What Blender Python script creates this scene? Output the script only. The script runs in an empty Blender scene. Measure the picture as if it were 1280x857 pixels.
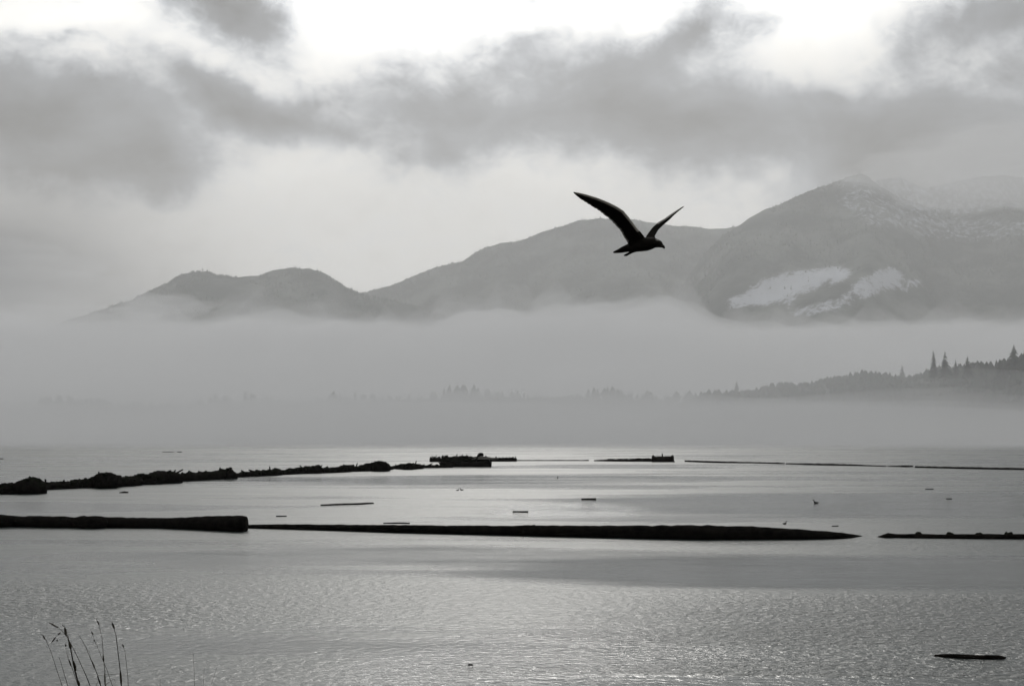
import bpy, bmesh, math, random
import numpy as np
from mathutils import Vector, Matrix, noise as mnoise

random.seed(7)
R = math.radians
C = bpy.context.scene.collection
scene = bpy.context.scene

# ------------------------------------------------------------------ camera
CAM_H = 5.0
F = 1778.0                       # focal length in pixels of the 1280 px wide photograph
HZ = 548.0                       # row of the true horizon
PITCH = math.atan((HZ - 428.5) / F)
cam = bpy.data.cameras.new('camera')
cam.lens = 50.0; cam.sensor_width = 36.0
cam.clip_start = 0.1; cam.clip_end = 60000
camo = bpy.data.objects.new('camera', cam); C.objects.link(camo)
camo.location = (0, 0, CAM_H)
camo.rotation_euler = (R(90) + PITCH, 0, 0)
scene.camera = camo

# ------------------------------------------------------------------ render settings
scene.view_settings.view_transform = 'Standard'
scene.view_settings.look = 'None'
scene.view_settings.gamma = 1.0
scene.view_settings.exposure = 0.0
scene.view_settings.use_curve_mapping = False
cy = scene.cycles
cy.volume_bounces = 3
cy.max_bounces = 8
cy.transparent_max_bounces = 48
cy.use_denoising = True
cy.denoiser = 'OPENIMAGEDENOISE'
cy.denoising_input_passes = 'RGB_ALBEDO_NORMAL'
cy.denoising_prefilter = 'ACCURATE'
cy.use_adaptive_sampling = True
cy.adaptive_threshold = 0.005
cy.sample_clamp_indirect = 4.0

def ray(px, py):
    u = (px - 640.0) / F; v = (428.5 - py) / F
    c, s = math.cos(PITCH), math.sin(PITCH)
    return Vector((u, c - s * v, s + c * v))
def P(px, py, d):                 # the point at ground distance d seen at that pixel
    r = ray(px, py); k = d / r.y
    return Vector((r.x * k, d, CAM_H + r.z * k))
def W(px, py, z=0.0):             # the point at height z seen at that pixel
    r = ray(px, py); k = (z - CAM_H) / r.z
    return Vector((r.x * k, r.y * k, z))
def azel(px, py):
    r = ray(px, py).normalized()
    return math.degrees(math.atan2(r.x, r.y)), math.degrees(math.asin(r.z))

# ------------------------------------------------------------------ sky
SUN_EL, SUN_AZ = 30.0, 0.6
world = bpy.data.worlds.new('World'); scene.world = world
world.use_nodes = True
wt = world.node_tree; wt.nodes.clear()
def N(t, ty, **kw):
    n = t.nodes.new(ty)
    for k, v in kw.items(): setattr(n, k, v)
    return n
def link(t, a, b): t.links.new(a, b)
def mth(t, op, a, b=None, c=None, clamp=False):
    n = N(t, 'ShaderNodeMath', operation=op, use_clamp=clamp)
    for i, x in enumerate((a, b, c)):
        if x is None: continue
        if isinstance(x, (int, float)): n.inputs[i].default_value = x
        else: link(t, x, n.inputs[i])
    return n.outputs[0]
def sstep(t, x, a, b, lo=0.0, hi=1.0):
    n = N(t, 'ShaderNodeMapRange', interpolation_type='SMOOTHSTEP')
    link(t, x, n.inputs[0])
    for i, v in enumerate((a, b, lo, hi)): n.inputs[i + 1].default_value = v
    return n.outputs[0]

tc = N(wt, 'ShaderNodeTexCoord')
sep = N(wt, 'ShaderNodeSeparateXYZ'); link(wt, tc.outputs['Generated'], sep.inputs[0])
DEG = 180 / math.pi
az = mth(wt, 'MULTIPLY', mth(wt, 'ARCTAN2', sep.outputs[0], sep.outputs[1]), DEG)
el = mth(wt, 'MULTIPLY', mth(wt, 'ARCSINE', sep.outputs[2]), DEG)
comb = N(wt, 'ShaderNodeCombineXYZ'); link(wt, az, comb.inputs[0]); link(wt, el, comb.inputs[1])
ae = comb.outputs[0]
def noise_tex(t, vec, scale, detail, rough=0.55, dist=0.0, stretch=None, off=(0, 0, 0)):
    if stretch:
        m = N(t, 'ShaderNodeMapping'); link(t, vec, m.inputs[0])
        m.inputs['Location'].default_value = off; m.inputs['Scale'].default_value = stretch
        vec = m.outputs[0]
    n = N(t, 'ShaderNodeTexNoise'); link(t, vec, n.inputs['Vector'])
    n.inputs['Scale'].default_value = scale; n.inputs['Detail'].default_value = detail
    n.inputs['Roughness'].default_value = rough; n.inputs['Distortion'].default_value = dist
    return n
# warp the cloud layout so that its edges are ragged
warp = noise_tex(wt, ae, 0.22, 5, 0.6)
vs = N(wt, 'ShaderNodeVectorMath', operation='SUBTRACT'); link(wt, warp.outputs['Color'], vs.inputs[0]); vs.inputs[1].default_value = (.5, .5, .5)
vm = N(wt, 'ShaderNodeVectorMath', operation='MULTIPLY'); link(wt, vs.outputs[0], vm.inputs[0]); vm.inputs[1].default_value = (5.0, 3.0, 0)
va = N(wt, 'ShaderNodeVectorMath', operation='ADD'); link(wt, ae, va.inputs[0]); link(wt, vm.outputs[0], va.inputs[1])
wae = va.outputs[0]
def blobs(lst, vec):
    acc = None
    for (px, py, rx, ry, ang, w) in lst:
        a, e = azel(px, py)
        m = N(wt, 'ShaderNodeMapping', vector_type='TEXTURE'); link(wt, vec, m.inputs[0])
        m.inputs['Location'].default_value = (a, e, 0)
        m.inputs['Rotation'].default_value = (0, 0, R(ang))
        m.inputs['Scale'].default_value = (rx * .0322, ry * .0322, 1)
        g = N(wt, 'ShaderNodeTexGradient', gradient_type='QUADRATIC_SPHERE'); link(wt, m.outputs[0], g.inputs[0])
        acc = mth(wt, 'MULTIPLY_ADD', g.outputs['Fac'], w, acc if acc is not None else 0.0)
    return acc
# px, py, radius x, radius y, tilt, weight : the dark cloud masses, the last two added out of view
DARK = [
    (285, 15, 210, 75, -18, 1.2),
    (60, 150, 310, 130, -8, 2.1),
    (190, 180, 130, 75, -30, 1.0),
    (270, 110, 190, 50, -20, .8),
    (350, 140, 140, 50, -14, .55),
    (560, 140, 210, 110, -8, 1.25),
    (560, 200, 90, 60, 0, .8),
    (750, 120, 210, 115, 0, 1.3),
    (880, 150, 260, 110, -6, 1.3),
    (1060, 160, 260, 90, -4, 1.15),
    (1240, 180, 330, 170, 0, 1.5),
    (1150, 240, 260, 110, 0, .9),
    (300, 140, 150, 60, -25, .8),
    (400, 120, 130, 50, 10, .55),
    (440, 165, 110, 40, 0, .5),
    (660, -8, 130, 36, 0, .9),
    (1250, 22, 230, 70, 8, .8),
    (870, 40, 150, 70, 25, .75),
    (650, 60, 170, 60, 10, .45),
    (90, 40, 140, 26, 6, .35),
    (1080, 225, 190, 70, 10, .6),
    (1560, -300, 620, 420, 0, 2.0),  # unseen cloud added to darken the water on the right
    (-330, -260, 480, 380, 0, 1.8),  # unseen cloud added to darken the water on the left
]
cl = blobs(DARK, wae)
fb = noise_tex(wt, ae, 0.30, 7, 0.6, 0.4, (1, 1.5, 1), (3, 1, 0))
fine = noise_tex(wt, ae, 1.0, 8, 0.68, 0.5, (1, 1.5, 1), (7, 4, 0))
d0 = mth(wt, 'ADD', cl, mth(wt, 'MULTIPLY', mth(wt, 'SUBTRACT', fb.outputs[0], .5), .9))
d0 = mth(wt, 'ADD', d0, mth(wt, 'MULTIPLY', mth(wt, 'SUBTRACT', fine.outputs[0], .5), .55))
cloud = sstep(wt, d0, -0.08, 0.75)
core = sstep(wt, d0, 0.5, 1.7)
# brightness of the thin cloud behind them, the first patch added out of view
BRIGHT = [
    (420, -420, 700, 480, 0, 1.9),  # unseen bright sky added above the frame to brighten the water
    (480, 20, 340, 120, 0, .50),
    (1000, 10, 330, 70, 0, .40),
    (60, 20, 300, 80, 0, .30),
    (340, 215, 240, 80, 0, .12),
    (690, 215, 200, 90, 0, .10),
    (1200, 95, 160, 30, 0, .16),
    (940, 235, 160, 60, 0, .10),
]
br = blobs(BRIGHT, wae)
lo = sstep(wt, el, 0.0, 9.0, 0.62, 0.92)              # thicker air towards the horizon
up = sstep(wt, el, 9.0, 26.0, 0.0, 0.95)
lum = mth(wt, 'ADD', mth(wt, 'ADD', lo, up), br)
lum = mth(wt, 'ADD', lum, mth(wt, 'MULTIPLY', mth(wt, 'SUBTRACT', fb.outputs[0], .5), .5))
lum = mth(wt, 'ADD', lum, mth(wt, 'MULTIPLY', mth(wt, 'SUBTRACT', fine.outputs[0], .5), .35))
# sun glow through the cloud, and the darker half of the sky behind
sd = Vector((math.sin(R(SUN_AZ)) * math.cos(R(SUN_EL)), math.cos(R(SUN_AZ)) * math.cos(R(SUN_EL)), math.sin(R(SUN_EL))))
dot = N(wt, 'ShaderNodeVectorMath', operation='DOT_PRODUCT'); link(wt, tc.outputs['Generated'], dot.inputs[0]); dot.inputs[1].default_value = sd
glow = mth(wt, 'POWER', mth(wt, 'MAXIMUM', dot.outputs['Value'], 0.0), 60.0)
lum = mth(wt, 'ADD', lum, mth(wt, 'MULTIPLY', glow, 1.9))
side = sstep(wt, dot.outputs['Value'], -0.2, 0.9, 0.22, 1.0)
darkc = mth(wt, 'SUBTRACT', 0.23, mth(wt, 'MULTIPLY', core, 0.17))
bil = noise_tex(wt, ae, 0.16, 6, 0.6, .6, (1, 1.8, 1), (11, 3, 0))
darkc = mth(wt, 'ADD', darkc, mth(wt, 'MULTIPLY', mth(wt, 'SUBTRACT', bil.outputs[0], .5), .55))
darkc = mth(wt, 'ADD', darkc, mth(wt, 'MULTIPLY', mth(wt, 'SUBTRACT', fine.outputs[0], .5), .16))
mixl = N(wt, 'ShaderNodeMix', data_type='FLOAT'); link(wt, cloud, mixl.inputs[0]); link(wt, lum, mixl.inputs[2]); link(wt, darkc, mixl.inputs[3])
# the dim bank of cloud low on the left
lowl = blobs([(-60, 335, 470, 200, 0, 1.7), (60, 250, 200, 70, 0, .15)], ae)
L = mth(wt, 'MULTIPLY', mth(wt, 'SUBTRACT', mixl.outputs[0], lowl), side)
tint = N(wt, 'ShaderNodeMix', data_type='RGBA'); link(wt, cloud, tint.inputs[0])
tint.inputs[6].default_value = (1.0, .985, .94, 1); tint.inputs[7].default_value = (.89, .96, 1.06, 1)
vsc = N(wt, 'ShaderNodeVectorMath', operation='SCALE'); link(wt, tint.outputs[2], vsc.inputs[0]); link(wt, mth(wt, 'MULTIPLY', L, 10.0), vsc.inputs['Scale'])
sky = N(wt, 'ShaderNodeTexSky', sky_type='NISHITA'); sky.sun_disc = False
sky.sun_elevation = R(SUN_EL); sky.sun_rotation = R(SUN_AZ); sky.air_density = 1.5; sky.dust_density = 4.0
bwn = N(wt, 'ShaderNodeHueSaturation'); bwn.inputs['Saturation'].default_value = .2; link(wt, sky.outputs[0], bwn.inputs['Color'])
mixs = N(wt, 'ShaderNodeMix', data_type='RGBA'); mixs.inputs[0].default_value = .96
link(wt, bwn.outputs[0], mixs.inputs[6]); link(wt, vsc.outputs[0], mixs.inputs[7])
bg = N(wt, 'ShaderNodeBackground'); bg.inputs['Strength'].default_value = 0.1
link(wt, mixs.outputs[2], bg.inputs['Color'])
wo = N(wt, 'ShaderNodeOutputWorld'); link(wt, bg.outputs[0], wo.inputs[0])
world.cycles.sampling_method = 'MANUAL'; world.cycles.sample_map_resolution = 512

# ------------------------------------------------------------------ sun behind the cloud
sl = bpy.data.lights.new('sun', 'SUN'); sl.energy = 0.6; sl.angle = R(10); sl.color = (1, .97, .92)
so = bpy.data.objects.new('sun', sl); C.objects.link(so)
so.rotation_euler = (-sd).to_track_quat('-Z', 'Y').to_euler()

# ------------------------------------------------------------------ helpers
def tag(o, label=None, cat=None, group=None, kind=None):
    if label: o['label'] = label
    if cat: o['category'] = cat
    if group: o['group'] = group
    if kind: o['kind'] = kind
    return o
def mesh_obj(name, verts, faces, mat, parent=None, smooth=True):
    me = bpy.data.meshes.new(name)
    me.from_pydata([tuple(v) for v in verts], [], [tuple(f) for f in faces])
    me.validate(); me.update()
    if smooth: me.polygons.foreach_set('use_smooth', [True] * len(me.polygons))
    if mat: me.materials.append(mat)
    o = bpy.data.objects.new(name, me); C.objects.link(o)
    if parent: o.parent = parent
    return o
def empty(name, loc, rz=0):
    o = bpy.data.objects.new(name, None); C.objects.link(o)
    o.location = loc; o.rotation_euler = (0, 0, rz); return o
def new_mat(name):
    m = bpy.data.materials.new(name); m.use_nodes = True
    t = m.node_tree; b = t.nodes['Principled BSDF']
    return m, t, b
def simple_mat(name, c1, c2, scale, rough=.8, bump=.0, spec=.3):
    m, t, b = new_mat(name)
    g = N(t, 'ShaderNodeTexCoord')
    n = noise_tex(t, g.outputs['Object'], scale, 6, .65)
    mx = N(t, 'ShaderNodeMix', data_type='RGBA'); link(t, sstep(t, n.outputs[0], .35, .65), mx.inputs[0])
    mx.inputs[6].default_value = (*c1, 1); mx.inputs[7].default_value = (*c2, 1)
    link(t, mx.outputs[2], b.inputs['Base Color'])
    b.inputs['Roughness'].default_value = rough
    b.inputs['Specular IOR Level'].default_value = spec
    if bump:
        bp = N(t, 'ShaderNodeBump'); bp.inputs['Strength'].default_value = bump; bp.inputs['Distance'].default_value = .05
        link(t, n.outputs[0], bp.inputs['Height']); link(t, bp.outputs[0], b.inputs['Normal'])
    return m
def fbm(x, y, z, o=5):
    return mnoise.fractal(Vector((x, y, z)), 1.0, 2.1, o)
def lerp_prof(prof, x):
    xs = [p[0] for p in prof]
    return [float(np.interp(x, xs, [p[k] for p in prof])) for k in range(1, len(prof[0]))]

M_LOG = simple_mat('wet_log_wood', (.003, .003, .003), (.010, .009, .008), 3.0, .95, .6, 0.0)
M_WEED = simple_mat('boom_growth', (.003, .004, .003), (.010, .011, .008), 5.0, .95, .5, 0.0)
M_BIRD = simple_mat('dark_plumage', (.008, .008, .008), (.02, .02, .02), 9.0, .9, 0, .05)
M_TARP = simple_mat('weathered_board', (.12, .12, .12), (.26, .25, .23), 4.0, .8, 0, .2)
M_STEEL = simple_mat('rusted_steel', (.004, .004, .004), (.015, .012, .010), 4.0, .9, .3, .0)
M_TREE = simple_mat('conifer_needles', (.020, .030, .024), (.045, .055, .045), .05, 1, 0, 0)
M_BARK = simple_mat('bark', (.03, .026, .02), (.05, .045, .04), .5, 1)
M_STALK = simple_mat('dry_grass_stalk', (.008, .008, .006), (.03, .027, .018), 20, .9, 0, .1)
M_GRASS = simple_mat('bank_grass', (.03, .035, .018), (.09, .08, .045), 2.0, .9, 0, .1)
M_DIRT = simple_mat('bank_soil', (.04, .035, .028), (.09, .08, .065), .8, .95, .6, .1)
M_SAND = simple_mat('shore_land', (.03, .035, .03), (.05, .055, .05), .01, 1)

def mountain_mat():
    m, t, b = new_mat('forested_slope')
    g = N(t, 'ShaderNodeNewGeometry')
    n = noise_tex(t, g.outputs['Position'], .004, 8, .7)
    mx = N(t, 'ShaderNodeMix', data_type='RGBA'); link(t, sstep(t, n.outputs[0], .4, .62), mx.inputs[0])
    mx.inputs[6].default_value = (.010, .015, .013, 1); mx.inputs[7].default_value = (.085, .095, .088, 1)
    at = N(t, 'ShaderNodeAttribute', attribute_name='snow')
    n2 = noise_tex(t, g.outputs['Position'], .03, 8, .9)
    a = mth(t, 'ADD', at.outputs['Fac'], mth(t, 'MULTIPLY', mth(t, 'SUBTRACT', n2.outputs[0], .5), 3.6))
    s = sstep(t, a, .35, .75)
    s = mth(t, 'MULTIPLY', s, sstep(t, at.outputs['Fac'], .05, .3))
    mx2 = N(t, 'ShaderNodeMix', data_type='RGBA'); link(t, s, mx2.inputs[0]); link(t, mx.outputs[2], mx2.inputs[6])
    mx2.inputs[7].default_value = (.33, .35, .39, 1)
    link(t, mx2.outputs[2], b.inputs['Base Color'])
    b.inputs['Roughness'].default_value = 1; b.inputs['Specular IOR Level'].default_value = 0
    return m
M_MTN = mountain_mat()

# ------------------------------------------------------------------ water
GLINT = [(.3, 33, 5, 9, .9), (3.4, 101, 7, 14, .8)]
CHOP = [(17, 37, 20, 11, 1.5), (-19, 41, 12, 13, .9), (4, 29, 8, 4, .35)]
SLICKS = [(16, 55, 22, 9, .9), (30, 112, 34, 26, .75), (-4, 62, 20, 6, .5), (-2, 175, 40, 26, .5), (-16, 29, 4, 4, .5), (10, 29.5, 14, 1.6, .6)]
def water_mat():
    m, t, b = new_mat('sea_water')
    g = N(t, 'ShaderNodeNewGeometry')
    b.inputs['Base Color'].default_value = (.015, .021, .021, 1)
    b.inputs['IOR'].default_value = 1.34
    pos = g.outputs['Position']
    sx = N(t, 'ShaderNodeSeparateXYZ'); link(t, pos, sx.inputs[0])
    # wind streaks: long bands lying across the view, real patches of ripple and of slick
    s1 = noise_tex(t, pos, 1.0, 5, .55, .6, (.009, .035, 1), (2.3, 4.1, 0))
    s2 = noise_tex(t, pos, 1.0, 4, .5, .3, (.03, .12, 1), (9, 2, 0))
    pat = mth(t, 'ADD', s1.outputs[0], mth(t, 'MULTIPLY', mth(t, 'SUBTRACT', s2.outputs[0], .5), .5))
    # slicks: smooth patches lying on the water
    wz = N(t, 'ShaderNodeVectorMath', operation='MULTIPLY_ADD'); link(t, s2.outputs['Color'], wz.inputs[0]); wz.inputs[1].default_value = (9, 7, 0); link(t, pos, wz.inputs[2])
    def patches(lst):
        acc = 0.0
        for (cx, cy_, rx, ry, wgt) in lst:
            mp = N(t, 'ShaderNodeMapping', vector_type='TEXTURE'); link(t, wz.outputs[0], mp.inputs[0])
            mp.inputs['Location'].default_value = (cx + 4.5, cy_ + 3.5, 0); mp.inputs['Scale'].default_value = (rx, ry, 1e6)
            g2 = N(t, 'ShaderNodeTexGradient', gradient_type='SPHERICAL'); link(t, mp.outputs[0], g2.inputs[0])
            acc = mth(t, 'MULTIPLY_ADD', sstep(t, g2.outputs['Fac'], 0, .5), wgt, acc)
        return acc
    sl_ = patches(SLICKS); chop = patches(CHOP)
    amp = mth(t, 'SUBTRACT', sstep(t, pat, .36, .58, .35, 1.0), sl_)
    amp = mth(t, 'MAXIMUM', amp, .06)
    w1 = noise_tex(t, pos, 1.0, 3, .55, .5, (3.3, 3.8, 1))
    w2 = noise_tex(t, pos, 1.0, 3, .6, .3, (6.5, 9, 1), (5, 5, 0))
    w3 = noise_tex(t, pos, 1.0, 2, .5, 0, (.30, .6, 1), (1, 8, 0))
    h = mth(t, 'ADD', mth(t, 'MULTIPLY', w1.outputs[0], mth(t, 'MULTIPLY_ADD', chop, .16, .07)), mth(t, 'MULTIPLY', w2.outputs[0], .014))
    h = mth(t, 'ADD', mth(t, 'MULTIPLY', h, amp), mth(t, 'MULTIPLY', w3.outputs[0], .03))
    bp = N(t, 'ShaderNodeBump'); bp.inputs['Strength'].default_value = 1.0; bp.inputs['Distance'].default_value = 1.0
    link(t, h, bp.inputs['Height']); link(t, bp.outputs[0], b.inputs['Normal'])
    # capillary facets that catch the sun
    fz = noise_tex(t, pos, 1.0, 2, .5, .0, (5.0, 5.0, 1), (3, 3, 0))
    bp2 = N(t, 'ShaderNodeBump'); bp2.inputs['Strength'].default_value = 1.0; bp2.inputs['Distance'].default_value = .26
    link(t, fz.outputs[0], bp2.inputs['Height']); link(t, bp2.outputs[0], b.inputs['Coat Normal'])
    link(t, mth(t, 'MULTIPLY', patches(GLINT), 1.0, clamp=True), b.inputs['Coat Weight']); b.inputs['Coat Roughness'].default_value = .06; b.inputs['Coat IOR'].default_value = 1.33
    link(t, mth(t, 'MULTIPLY_ADD', amp, .24, .12), b.inputs['Roughness'])
    return m
wv, wf = [], []
XS = [-16000, -4000, -1000, -200, 200, 1000, 4000, 16000]; YS = [-200, 8, 30, 100, 400, 1500, 5000, 16000]
for y in YS:
    for x in XS: wv.append((x, y, 0))
for j in range(len(YS) - 1):
    for i in range(len(XS) - 1):
        a = j * len(XS) + i; wf.append((a, a + 1, a + 1 + len(XS), a + len(XS)))
water = mesh_obj('water', wv, wf, water_mat()); tag(water, 'grey rippled bay water with paler calm slicks between the log booms', 'water', kind='structure')

# ------------------------------------------------------------------ mountains
def ridge(name, label, prof, D, wf_, wb_, seed, rough=1.0, snow=None, px0=None, px1=None, step=4, rows=60):
    px0 = prof[0][0] if px0 is None else px0; px1 = prof[-1][0] if px1 is None else px1
    nx = int((px1 - px0) / step) + 1
    verts, faces, snows = [], [], []
    for j in range(rows + 1):
        s = -1 + 2 * j / rows
        for i in range(nx):
            px = px0 + i * step
            (py,) = lerp_prof(prof, px)
            dd = D + fbm(px * .004, seed, 0) * D * .03
            zr = P(px, py, dd).z + 3
            y = dd + (s * wf_ if s < 0 else s * wb_)
            x = (px - 640) / F * y
            a = abs(s)
            spur = fbm(x * .0016 + seed, y * .0007, seed, 6)
            small = fbm(x * .008, y * .003, seed * 3.1, 5) * 1.8
            fall = (1 - a) ** 1.15
            z = zr * fall * (1 + rough * .32 * spur * math.sin(min(a * 2.2, 1) * math.pi / 2) * (1 - a * .3)) + small * 14 * min(1, a * 6) * rough
            z += fbm(px * .06, seed * 2, 1, 4) * 6 * (1 - min(1, a * 8))
            z = z - 25 * a
            verts.append((x, y, z))
            # the pixel where this point shows gives where the real clearings lie
            q = (HZ - (z - CAM_H) / y * F)
            sn = 0
            if snow and s < .15:
                for (cx, cyy, rx, ry, ang, wgt) in snow:
                    dx, dy = px - cx, q - cyy
                    c_, s_ = math.cos(R(ang)), math.sin(R(ang))
                    u, v = (dx * c_ - dy * s_) / rx, (dx * s_ + dy * c_) / ry
                    r2 = math.sqrt(u * u + v * v)
                    sn = max(sn, wgt * max(0, min(1, (1.35 - r2) / .6)))
            snows.append(sn)
    for j in range(rows):
        for i in range(nx - 1):
            a = j * nx + i; faces.append((a, a + 1, a + 1 + nx, a + nx))
    o = mesh_obj(name, verts, faces, M_MTN)
    at = o.data.attributes.new('snow', 'FLOAT', 'POINT'); at.data.foreach_set('value', snows)
    tag(o, label, 'mountain', kind='structure')
    return o, np.array(verts), np.array(snows), nx

hills = []
hills.append(ridge('hills', 'low twin-topped wooded hill rising out of the fog on the left',
    [(-80, 560), (20, 440), (80, 402), (100, 397), (130, 387), (160, 376), (185, 364), (205, 355), (225, 345), (240, 341), (256, 340), (268, 345), (290, 347), (315, 346),
     (330, 343), (345, 338), (362, 335), (385, 337), (405, 342), (420, 352), (435, 361), (450, 367), (480, 374), (520, 384), (570, 400), (700, 560)], 6100, 1500, 900, 1.7, .8))
hills.append(ridge('mountains', 'broad smooth mountain ridge behind the flying gull',
    [(330, 520), (400, 400), (430, 380), (450, 368), (480, 360), (510, 349), (540, 336), (560, 331), (575, 329), (600, 313), (625, 304), (650, 302), (672, 293), (700, 284),
     (725, 276), (750, 274), (790, 274), (820, 280), (850, 284), (900, 287), (930, 284), (960, 290), (1000, 310), (1040, 350), (1100, 450)], 7300, 2300, 1500, 5.2, .7))
SNOW = [(935, 373, 24, 9, 14, .9), (968, 362, 34, 15, 20, 1.0), (1000, 352, 34, 14, 12, .95), (1040, 343, 24, 10, 6, .95), (985, 374, 14, 8, 0, .7), (1090, 357, 26, 12, 14, .8), (1112, 346, 20, 12, 0, .9), (1135, 355, 18, 6, 10, .75), (1060, 374, 14, 7, 10, .6), (1030, 384, 36, 7, 12, .62), (1008, 390, 18, 5, 0, .6), (1130, 265, 60, 20, 0, .45), (1085, 250, 40, 25, -30, .40), (1220, 285, 90, 16, 0, .42)]
hills.append(ridge('mountains', 'high peak on the right with pale snowy clearings above the fog bank',
    [(560, 548), (760, 470), (840, 380), (880, 320), (905, 296), (925, 284), (945, 270), (960, 262), (975, 258), (1000, 246), (1020, 238), (1040, 232), (1060, 224), (1080, 218),
     (1088, 220), (1105, 234), (1125, 247), (1150, 255), (1180, 262), (1200, 272), (1230, 266), (1260, 258), (1290, 262), (1400, 300), (1600, 380)], 6600, 2600, 1300, 9.4, 1.0, SNOW, rows=90))
hills.append(ridge('mountains', 'farther snow-dusted ridge fading into cloud at the right edge',
    [(900, 420), (1040, 300), (1080, 248), (1100, 226), (1130, 222), (1160, 236), (1190, 230), (1225, 222), (1260, 220), (1300, 224), (1400, 230), (1600, 330)], 7100, 900, 900, 13.1, 1.0,
    [(1160, 245, 150, 40, 0, .5)]))

# far-off conifer woods on the slopes, one mass
def scatter_forest(name, label, specs, hmin, hmax, mat, nside=5, wid_=(.16, .3)):
    V, Fc = [], []
    rnd = random.Random(3)
    for (x, y, z, k) in specs:
        h = rnd.uniform(hmin, hmax) * k; r = h * rnd.uniform(*wid_); low = rnd.uniform(.08, .45) if wid_[1] > .35 else .08
        b = len(V); a0 = rnd.random() * 6.28
        for i in range(nside):
            a = a0 + i * 2 * math.pi / nside
            V.append((x + r * math.cos(a), y + r * math.sin(a), z + h * low))
        V.append((x + rnd.uniform(-.04, .04) * h, y, z + h))
        V.append((x, y, z - 2))
        for i in range(nside):
            Fc.append((b + i, b + (i + 1) % nside, b + nside)); Fc.append((b + (i + 1) % nside, b + i, b + nside + 1))
    o = mesh_obj(name, V, Fc, mat, smooth=False); tag(o, label, 'forest', kind='stuff')
    return o
rnd = random.Random(11)
for hi, (o, V, S, nx) in enumerate(hills):
    specs = []
    n = [9000, 12000, 16000, 0][hi]
    rows = len(V) // nx
    for k in range(n):
        j = rnd.random() ** .7; j = int((.28 + .24 * j) * (rows - 1)) if rnd.random() < .7 else int((rows - 1) * rnd.uniform(.47, .53))
        i = rnd.randrange(nx - 1); a = j * nx + i
        if a + nx + 1 >= len(V): continue
        f, g_ = rnd.random(), rnd.random()
        p = (V[a] * (1 - f) + V[a + 1] * f) * (1 - g_) + (V[a + nx] * (1 - f) + V[a + nx + 1] * f) * g_
        if S[a] > .3 and rnd.random() < .93: continue
        if fbm(p[0] * .004, p[1] * .004, 7) < -.25: continue
        specs.append((p[0], p[1], p[2], 1))
    if specs:
        scatter_forest('forest', ['thin conifer wood covering the low left hill', 'conifer wood covering the broad middle ridge', 'conifer wood covering the snowy right mountain'][hi],
                       specs, 6, 13, M_TREE, 4)

# ------------------------------------------------------------------ wooded headland and far shore
def shore(name, label, prof, D, wid, seed, step=8, rows=14, far_left=0):
    px0, px1 = prof[0][0], prof[-1][0]; nx = int((px1 - px0) / step) + 1
    V, Fc = [], []
    for j in range(rows + 1):
        s = -1 + 2 * j / rows
        for i in range(nx):
            px = px0 + i * step; (py,) = lerp_prof(prof, px)
            d2 = D + (far_left * max(0, min(1.2, (1280 - px) / 460)) if far_left else 0)
            zr = P(px, py, d2).z; y = d2 + s * wid; x = (px - 640) / F * y
            z = zr * (1 - abs(s) ** 2.2) + fbm(x * .02, y * .02, seed) * 2.0 - abs(s) * 1.5
            V.append((x, y, z))
    for j in range(rows):
        for i in range(nx - 1):
            a = j * nx + i; Fc.append((a, a + 1, a + 1 + nx, a + nx))
    o = mesh_obj(name, V, Fc, M_SAND); tag(o, label, 'land', kind='structure')
    return o, np.array(V), nx
HD = 1600
head = shore('headland', 'low wooded headland running out from the right edge in the mist',
    [(800, 545), (830, 520), (860, 506), (900, 498), (960, 490), (1000, 484), (1060, 478), (1130, 474), (1200, 470), (1240, 464), (1280, 452), (1400, 440), (1700, 430)], HD, 160, 2.2, far_left=430)
far = shore('shore', 'faint far shore almost lost in the fog behind the booms',
    [(-700, 512), (-300, 508), (0, 508), (300, 506), (420, 501), (560, 497), (700, 496), (820, 499), (950, 512), (1100, 530)], 2230, 120, 6.6)
def on_grid(V, nx, j, i):
    return V[int(j) * nx + int(i)]
specs = []
rnd = random.Random(5)
o, V, nx = head
rows = len(V) // nx
for k in range(5200):
    i = rnd.randrange(nx - 1); j = rnd.randrange(2, rows - 3); f = rnd.random()
    p = V[j * nx + i] * (1 - f) + V[j * nx + i + 1] * f
    if p[2] < 3: continue
    c = fbm(p[0] * .02, 3, 1, 3)
    specs.append((p[0] + rnd.uniform(-3, 3), p[1] + rnd.uniform(-10, 10), p[2], .75 + .6 * c))
scatter_forest('forest', 'dense low trees massed along the misty headland at right', specs, 5, 15, M_TREE, 7, (.22, .5))
specs = []
o, V, nx = far
rows = len(V) // nx
for k in range(1500):
    i = rnd.randrange(nx - 1); j = rnd.randrange(2, rows - 3); f = rnd.random()
    p = V[j * nx + i] * (1 - f) + V[j * nx + i + 1] * f
    if p[2] < 3: continue
    c = fbm(p[0] * .008, 9, 1, 3)
    specs.append((p[0] + rnd.uniform(-3, 3), p[1], p[2], .8 + 1.0 * c))
scatter_forest('forest', 'ghostly trees along the far shore deep in the fog', specs, 8, 19, M_TREE, 7, (.22, .5))

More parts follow.
